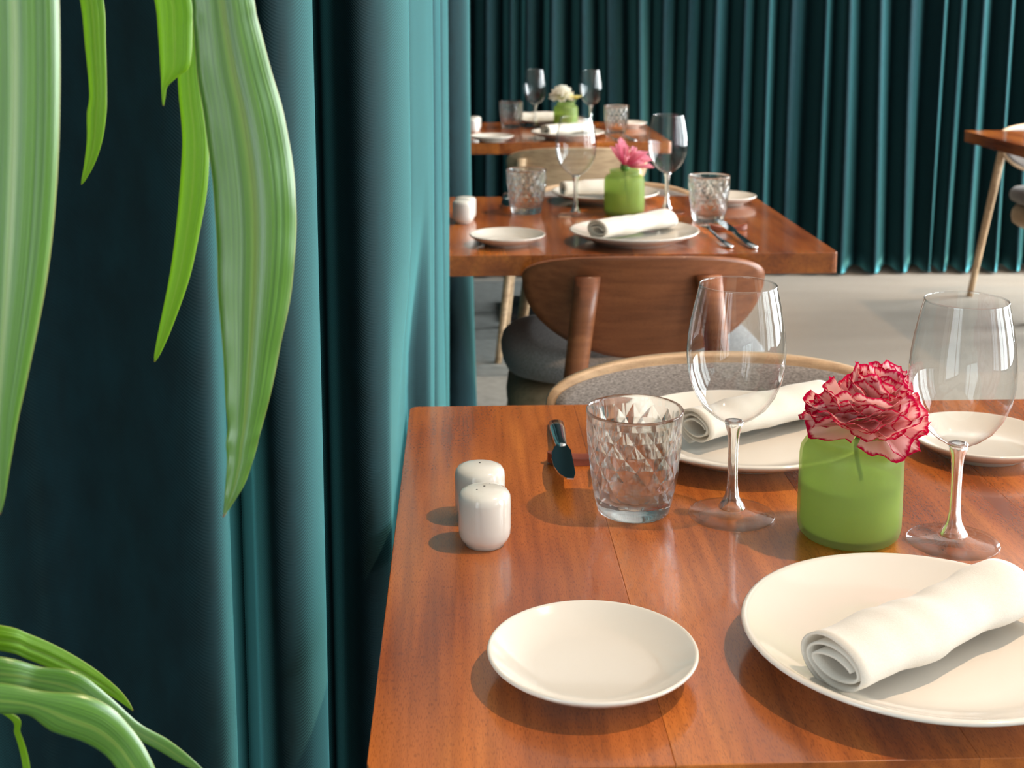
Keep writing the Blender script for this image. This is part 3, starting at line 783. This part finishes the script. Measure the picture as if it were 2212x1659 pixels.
# middle table
shaker('white shaker in front of its twin on the middle table', tp(1001, 482), [(0, 0)])
shaker('white shaker behind its twin on the middle table', tp(1006, 474), [(0, 0)])
q = onz(1096, 506, TZ + 0.0215)
put_mesh('bread_plate', PL_BREAD, 'empty cream side plate at the front left of the middle table', 'plate', 'cream side plates', (q.x, q.y, T0))
q = onz(1370, 496, TZ + 0.0265)
a, b_ = onz(1335, 490, 0.765), onz(1425, 470, 0.765)
dinner('large cream plate at the front of the middle table', 'rolled white napkin at the front of the middle table', (q.x, q.y, T0), R(38), (0.0, 0.01), 0)
q = onz(1308, 413, TZ + 0.0265)
dinner('large cream plate behind the gerbera jar on the middle table', 'rolled white napkin behind the gerbera jar on the middle table', (q.x, q.y, T0), R(12), (-0.012, 0.0), 1)
q = onz(1565, 422, TZ + 0.0215)
put_mesh('bread_plate', PL_BREAD, 'empty cream side plate at the far right of the middle table', 'plate', 'cream side plates', (q.x, q.y, T0))
put_mesh('tumbler', TUMB, 'faceted glass tumbler near the shakers on the middle table', 'tumbler', 'faceted tumblers', tp(1137, 460))
put_mesh('tumbler', TUMB, 'faceted glass tumbler behind the fork on the middle table', 'tumbler', 'faceted tumblers', tp(1530, 477))
wine_glass('empty wine glass left of the gerbera on the middle table', tp(1243, 466))
wine_glass('empty wine glass right of the gerbera on the middle table', tp(1440, 458))
V2 = tp(1348, 462)
jar_vase('green glass jar holding the pink gerbera', V2)
q = onz(1568, 497, TZ)
put_mesh('cutlery_rest', REST, 'red wooden cutlery rest under fork and knife on the middle table', 'cutlery rest', 'cutlery rests', (q.x + 0.005, q.y, T0), R(-4))
q = onz(1543, 508, TZ + 0.01)
fork('steel fork on the right of the middle table', (q.x, q.y, T0 + 0.0045), R(8), R(3.2))
q = onz(1590, 508, TZ + 0.01)
knife('steel knife beside the fork on the middle table', (q.x, q.y, T0 + 0.0055), R(8), R(3.6))
q = onz(1094, 430, TZ + 0.008)
knife('steel knife behind the left tumbler on the middle table', (q.x, q.y, T0 + 0.0), R(178), 0)
# far table
shaker('white shaker in front on the far table', tp(1022, 286), [(0, 0)])
shaker('white shaker behind its twin on the far table', tp(1026, 281), [(0, 0)])
q = onz(1063, 293, TZ + 0.0215)
put_mesh('bread_plate', PL_BREAD, 'empty cream side plate at the front left of the far table', 'plate', 'cream side plates', (q.x, q.y, T0))
q = onz(1226, 284, TZ + 0.0265)
dinner('large cream plate at the front of the far table', 'rolled white napkin at the front of the far table', (q.x, q.y, T0), R(35), (0.0, 0.0), 0)
q = Vector((0.385, 5.43, 0))
dinner('large cream plate left of the white flowers on the far table', 'rolled white napkin left of the white flowers on the far table', (q.x, q.y - 0.045, T0), R(2), (-0.03, 0.0), 1)
q = onz(1355, 264, TZ + 0.0215)
put_mesh('bread_plate', PL_BREAD, 'empty cream side plate at the far right of the far table', 'plate', 'cream side plates', (q.x, q.y, T0))
put_mesh('tumbler', TUMB, 'faceted glass tumbler at the left of the far table', 'tumbler', 'faceted tumblers', tp(1104, 277))
put_mesh('tumbler', TUMB, 'faceted glass tumbler at the right of the far table', 'tumbler', 'faceted tumblers', tp(1331, 288))
wine_glass('empty wine glass left of the white flowers on the far table', tp(1156, 277))
wine_glass('empty wine glass right of the white flowers on the far table', tp(1276, 279))
V3 = tp(1222, 279)
jar_vase('green glass jar holding the white flowers', (V3[0], V3[1], T0))
q = onz(1325, 300, TZ)
fork('steel fork on the right of the far table', (q.x - 0.01, q.y, T0 + 0.0), R(8), 0)
knife('steel knife on the right of the far table', (q.x + 0.05, q.y, T0 - 0.0), R(8), 0)

# ------------------------------------------------------------------ flowers
def petal_mesh(name, L, ang, ruff, seed, jag=0.05, cup=0.2, nu=15, nv=8):
    rng = random.Random(seed); v, f, uv = [], [], []
    ph_ = [rng.uniform(0, 6.3) for _ in range(4)]
    for j in range(nv + 1):
        t = j / nv
        for i in range(nu + 1):
            u = i / nu * 2 - 1
            a = u * ang * smooth(0.15 + 0.85 * min(1, t * 1.6))
            edge = 1 - 0.16 * u * u + (rng.uniform(-jag, jag * 0.5) if j == nv else 0) + 0.03 * math.sin(u * 6 + ph_[2]) * t
            r = L * t * edge
            wz = ruff * t ** 2.2 * (math.sin(u * 5.5 + ph_[0]) + 0.6 * math.sin(u * 11 + ph_[1]))
            v.append((r * math.sin(a), r * math.cos(a), wz + cup * L * (t * t) * 0.5 + cup * L * 0.5 * u * u * t))
            uv.append((i / nu, t))
    n = nu + 1
    for j in range(nv):
        for i in range(nu): f.append((j * n + i, j * n + i + 1, (j + 1) * n + i + 1, (j + 1) * n + i))
    m = mesh(name, v, f, True, uv)
    return m
def place_petal(m, parent, base, az, el, roll=0, s=1.0):
    o = obj('petal', m, None, parent, base)
    # local +y points outward with azimuth az and elevation el
    o.rotation_mode = 'QUATERNION'
    qz = Matrix.Rotation(az - math.pi / 2, 4, 'Z') @ Matrix.Rotation(el, 4, 'X') @ Matrix.Rotation(roll, 4, 'Y')
    o.rotation_quaternion = qz.to_quaternion(); o.scale = (s, s, s)
    return o
rng = random.Random(11)
CP = [petal_mesh('petal', 0.052, R(50), 0.0040, k, 0.045) for k in range(6)]
for q in CP: q.materials.append(M['carnation'])
fl = thing('carnation', 'pink carnation with ruffled crimson-edged petals in the nearest green jar', 'flower', (V1[0], V1[1], V1[2]), 0)
obj('stem', tube('stem', spline([(0.02, 0.006, 0.012), (0.012, 0.0, 0.05), (0.004, 0.0, 0.09), (0.012, 0, 0.118)], 6), 0.0022, 10), M['stem'], fl)
fc = Vector((0.010, -0.008, 0.117))
obj('calyx', tube('calyx', [fc + Vector((0, 0, -0.026)), fc + Vector((0, 0, -0.016)), fc + Vector((0, 0, -0.002)), fc + Vector((0, 0, 0.006))], [0.003, 0.0065, 0.008, 0.006], 14), M['stem'], fl)
for k in range(11):
    az = 2 * math.pi * k / 11 + rng.uniform(-0.2, 0.2)
    place_petal(CP[k % 6], fl, fc + Vector((math.cos(az) * 0.004, math.sin(az) * 0.004, 0.0)), az, R(rng.uniform(-16, 8)), rng.uniform(-0.35, 0.35), rng.uniform(0.98, 1.2))
for k in range(12):
    az = 2 * math.pi * k / 12 + rng.uniform(-0.25, 0.25)
    place_petal(CP[(k + 2) % 6], fl, fc + Vector((math.cos(az) * 0.006, math.sin(az) * 0.006, 0.006)), az, R(rng.uniform(12, 34)), rng.uniform(-0.4, 0.4), rng.uniform(0.8, 1.0))
for k in range(11):
    az = 2 * math.pi * k / 11 + rng.uniform(-0.3, 0.3)
    place_petal(CP[(k + 4) % 6], fl, fc + Vector((0.010 + math.cos(az) * 0.005, math.sin(az) * 0.005, 0.012)), az, R(rng.uniform(42, 62)), rng.uniform(-0.5, 0.5), rng.uniform(0.72, 0.92))
for k in range(7):
    az = rng.uniform(0, 6.28)
    place_petal(CP[k % 6], fl, fc + Vector((0.014 + math.cos(az) * 0.007, math.sin(az) * 0.007, 0.016)), az, R(rng.uniform(62, 88)), rng.uniform(-0.6, 0.6), rng.uniform(0.6, 0.8))
for (az, el, s_) in ((-1.75, 22, 0.9), (-1.3, 40, 0.8), (-2.2, 38, 0.85), (-1.2, -42, 0.92), (-0.6, -38, 1.0), (-1.0, 12, 0.95), (-1.9, 2, 1.0), (-1.5, -14, 0.85), (-2.4, 8, 1.0), (-1.57, 8, 0.9)):
    place_petal(CP[int(el) % 6], fl, fc + Vector((math.cos(az) * 0.006, math.sin(az) * 0.006, 0.004)), az, R(el), 0.1, s_)
for k in range(9):                      # the loose lobe that hangs to the left
    az = math.pi + (k - 4) * 0.42
    place_petal(CP[(k + 1) % 6], fl, fc + Vector((-0.030, -0.004, 0.0)), az, R(rng.uniform(-22, 45)), rng.uniform(-0.5, 0.5), rng.uniform(0.5, 0.72))

GP = [petal_mesh('petal', 0.068, R(7), 0.0006, 20 + k, 0.01, 0.25, 6, 6) for k in range(3)]
for q in GP: q.materials.append(M['gerbera'])
fl = thing('gerbera', 'pink gerbera with long narrow petals in the middle green jar', 'flower', V2, 0)
obj('stem', tube('stem', [(0.01, 0, 0.012), (0.003, 0, 0.07), (0.0, 0, 0.115)], 0.0025, 10), M['stem'], fl)
gc = Vector((0.0, 0, 0.115))
obj('calyx', tube('calyx', [gc + Vector((0, 0, -0.014)), gc + Vector((0, 0, -0.006)), gc + Vector((0.002, 0, 0.004))], [0.004, 0.011, 0.012], 14), M['stem'], fl)
tiltq = Matrix.Rotation(R(24), 4, 'Y')
hd = bpy.data.objects.new('flower_head', None); 
for k in range(30):
    az = 2 * math.pi * k / 30 + rng.uniform(-0.06, 0.06); el = R(rng.choice((18, 30, 42)) + rng.uniform(-5, 5))
    o = place_petal(GP[k % 3], fl, gc, az, el, 0, rng.uniform(0.85, 1.08))
    mt = tiltq @ (Matrix.Rotation(az - math.pi / 2, 4, 'Z') @ Matrix.Rotation(el, 4, 'X'))
    o.rotation_quaternion = mt.to_quaternion()
bpy.data.objects.remove(hd)

WP = [petal_mesh('petal', 0.05, R(40), 0.0035, 40 + k, 0.04) for k in range(4)]
for q in WP: q.materials.append(M['white_flower'])
fl = thing('white_carnation', 'ruffled cream white flower in the jar on the far table', 'flower', (V3[0] - 0.004, V3[1], V3[2]), 0)
obj('stem', tube('stem', [(0, 0, 0.012), (0, 0, 0.07), (-0.012, 0, 0.125)], 0.0025, 8), M['stem'], fl)
for k in range(40):
    az = k * 2.4; el = R(-22 + 108 * k / 40)
    place_petal(WP[k % 4], fl, (-0.012, 0, 0.128 + 0.012 * k / 40), az, el, rng.uniform(-0.4, 0.4), 1.12 - 0.4 * k / 40)
YP = [petal_mesh('petal', 0.022, R(16), 0.0006, 60, 0.02, 0.2, 5, 4)]
YP[0].materials.append(M['yellow_flower'])
fl = thing('yellow_daisy', 'small pale yellow daisy beside the white flower on the far table', 'flower', (V3[0] + 0.012, V3[1] - 0.01, V3[2]), 0)
obj('stem', tube('stem', [(0.0, 0.008, 0.012), (0.005, 0.006, 0.07), (0.026, -0.008, 0.122)], 0.002, 8), M['stem'], fl)
for k in range(14):
    place_petal(YP[0], fl, (0.027, -0.010, 0.124), 2 * math.pi * k / 14, R(16), 0, 1.25)
obj('flower_centre', lathe('flower_centre', [(0, 0.007), (0.005, 0.005), (0.007, 0), (0, -0.002)], 14), M['yellow_flower'], fl, (0.027, -0.010, 0.125))

# ------------------------------------------------------------------ plant on the left
PX, PY = -0.40, 0.66
pl = thing('potted_dracaena', 'tall dracaena with long drooping green leaves in front of the left curtain', 'plant', (PX, PY, 0))
PV = Vector((PX, PY, 0))
obj('pot', lathe('pot', [(0, 0), (0.11, 0), (0.12, 0.01), (0.155, 0.32), (0.16, 0.34), (0.15, 0.34), (0.142, 0.30), (0, 0.30)], 40), M['pot'], pl)
obj('soil', lathe('soil', [(0, 0.312), (0.08, 0.308), (0.141, 0.302)], 32), M['soil'], pl)
obj('cane', tube('cane', spline([(0, 0, 0.29), (0.01, 0.005, 0.7), (-0.01, 0.0, 1.1), (0.0, 0.0, 1.46)], 8), 0.017, 14), M['cane'], pl)
def leaf(edges, depths, mat, bow=0.14, seed=0, root=None, nsec=11, wav=0.0):
    """edges: [(xl, yl, xr, yr)] in photo pixels from root to tip; depths: metres for each station"""
    L = [ony(e[0], e[1], d) for e, d in zip(edges, depths)]; Rr = [ony(e[2], e[3], d) for e, d in zip(edges, depths)]
    if root is not None:
        w0 = (Rr[0] - L[0]) * 0.3
        L.insert(0, root - w0); Rr.insert(0, root + w0)
    Ls, Rs = spline(L, 8), spline(Rr, 8)
    n = len(Ls); v, f, uv = [], [], []
    rng_ = random.Random(seed); p0 = rng_.uniform(0, 6)
    for k in range(n):
        a, b_ = Ls[k], Rs[k]; wdt = (b_ - a).length
        ax = (b_ - a).normalized() if wdt > 1e-6 else Vector((1, 0, 0))
        al = (Ls[min(k + 1, n - 1)] + Rs[min(k + 1, n - 1)] - Ls[max(k - 1, 0)] - Rs[max(k - 1, 0)]).normalized()
        nm = ax.cross(al).normalized()
        if nm.y > 0: nm = -nm
        for i in range(nsec):
            t = i / (nsec - 1); s = 2 * t - 1
            fold = bow * wdt * (1 - s * s) - 0.05 * wdt * math.exp(-(s / 0.12) ** 2)
            fold += wav * math.sin(k * 0.55 + p0 + (1.2 if s > 0 else 0)) * abs(s) ** 3 + 0.02 * wdt * math.sin(9 * s + p0)
            v.append(a.lerp(b_, t) + nm * fold - PV); uv.append((t, k / (n - 1)))
    for k in range(n - 1):
        for i in range(nsec - 1): f.append((k * nsec + i, k * nsec + i + 1, (k + 1) * nsec + i + 1, (k + 1) * nsec + i))
    o = obj('leaf', mesh('leaf', v, f, True, uv), mat, pl)
    s = o.modifiers.new('thick', 'SOLIDIFY'); s.thickness = 0.0006; s.offset = 0
    return o
CR = Vector((PX, PY, 1.46))
def vert(rows, dep, mat, **kw):
    ed = [(a, y, b_, y) for (y, a, b_) in rows[:-1]]
    y, a = rows[-1]; ed.append((a - 0.5, y, a + 0.5, y))
    return leaf(ed, [dep if not isinstance(dep, list) else dep[i] for i in range(len(ed))], mat, **kw)
vert([(-330, -130, 60), (-150, -75, 118), (0, -58, 127), (200, -56, 129), (400, -60, 122), (600, -60, 101), (800, -52, 62), (900, -42, 40), (1000, -26, 22), (1075, -8, 10), (1112, 0)], 0.66, M['leaf_deep'], seed=1, root=CR, bow=0.10)
vert([(-320, 60, 110), (-150, 140, 190), (0, 173, 224), (100, 184, 229), (200, 193, 231), (245, 188, 230), (300, 188, 222), (350, 183, 206), (385, 177, 187), (399, 176)], 0.84, M['leaf_bright'], seed=2, root=CR, bow=0.16)
vert([(-330, 250, 330), (-150, 330, 410), (0, 372, 440), (120, 382, 432), (200, 386, 437), (300, 394, 450), (400, 389, 448), (500, 380, 431), (600, 366, 409), (700, 346, 374), (758, 335, 349), (782, 334)], 0.835, M['leaf_bright'], seed=3, root=CR, bow=0.18)
leaf([(210, -330, 290, -330), (300, -150, 380, -150), (334, 0, 414, 0), (341, 60, 415, 60), (346, 135, 410, 140), (348, 168, 386, 163), (349, 190, 362, 186), (350, 210, 357, 210), (352, 228, 354, 229)], [0.80] * 9, M['leaf_bright'], seed=4, root=CR, bow=0.12)
vert([(-340, 280, 400), (-150, 390, 520), (0, 414, 549), (50, 418, 559), (150, 426, 586), (250, 441, 614), (350, 455, 632), (450, 465, 640), (550, 470, 637), (650, 473, 626), (750, 482, 605), (850, 487, 585), (920, 492, 566), (960, 489, 556), (1000, 491, 545), (1050, 487, 526), (1090, 484, 501), (1117, 482)], 0.76, M['leaf_deep'], seed=5, root=CR, bow=0.14, wav=0.0006)
CL = Vector((PX, PY, 0.93))
leaf([(-200, 1330, -200, 1385), (0, 1350, 0, 1405), (65, 1370, 60, 1424), (130, 1399, 122, 1449), (200, 1441, 188, 1478), (252, 1484, 238, 1502), (276, 1512, 266, 1520), (288, 1534, 287, 1536)], [0.74, 0.75, 0.76, 0.77, 0.78, 0.79, 0.79, 0.79], M['leaf_bright'], seed=6, root=CL, bow=0.10)
leaf([(-200, 1400, -200, 1470), (0, 1419, 0, 1484), (85, 1440, 70, 1490), (165, 1452, 150, 1512), (235, 1504, 210, 1545), (300, 1562, 282, 1588), (360, 1596, 345, 1622), (405, 1630, 392, 1650), (450, 1672, 446, 1675)], [0.71, 0.72, 0.73, 0.735, 0.74, 0.745, 0.75, 0.75, 0.75], M['leaf_deep'], seed=7, root=CL, bow=0.12)
leaf([(-200, 1460, -200, 1530), (0, 1476, 0, 1541), (95, 1494, 62, 1545), (180, 1502, 112, 1580), (240, 1530, 178, 1602), (288, 1580, 226, 1630), (320, 1630, 258, 1668), (345, 1690, 300, 1720), (362, 1770, 356, 1775)], [0.67, 0.68, 0.685, 0.69, 0.695, 0.70, 0.70, 0.70, 0.70], M['leaf_deep'], seed=8, root=CL, bow=0.16)
leaf([(-160, 1470, -160, 1500), (12, 1545, 26, 1542), (32, 1585, 44, 1582), (44, 1625, 58, 1622), (52, 1670, 66, 1668), (62, 1740, 64, 1741)], [0.70, 0.71, 0.715, 0.72, 0.72, 0.72], M['leaf_bright'], seed=9, root=CL, bow=0.10)
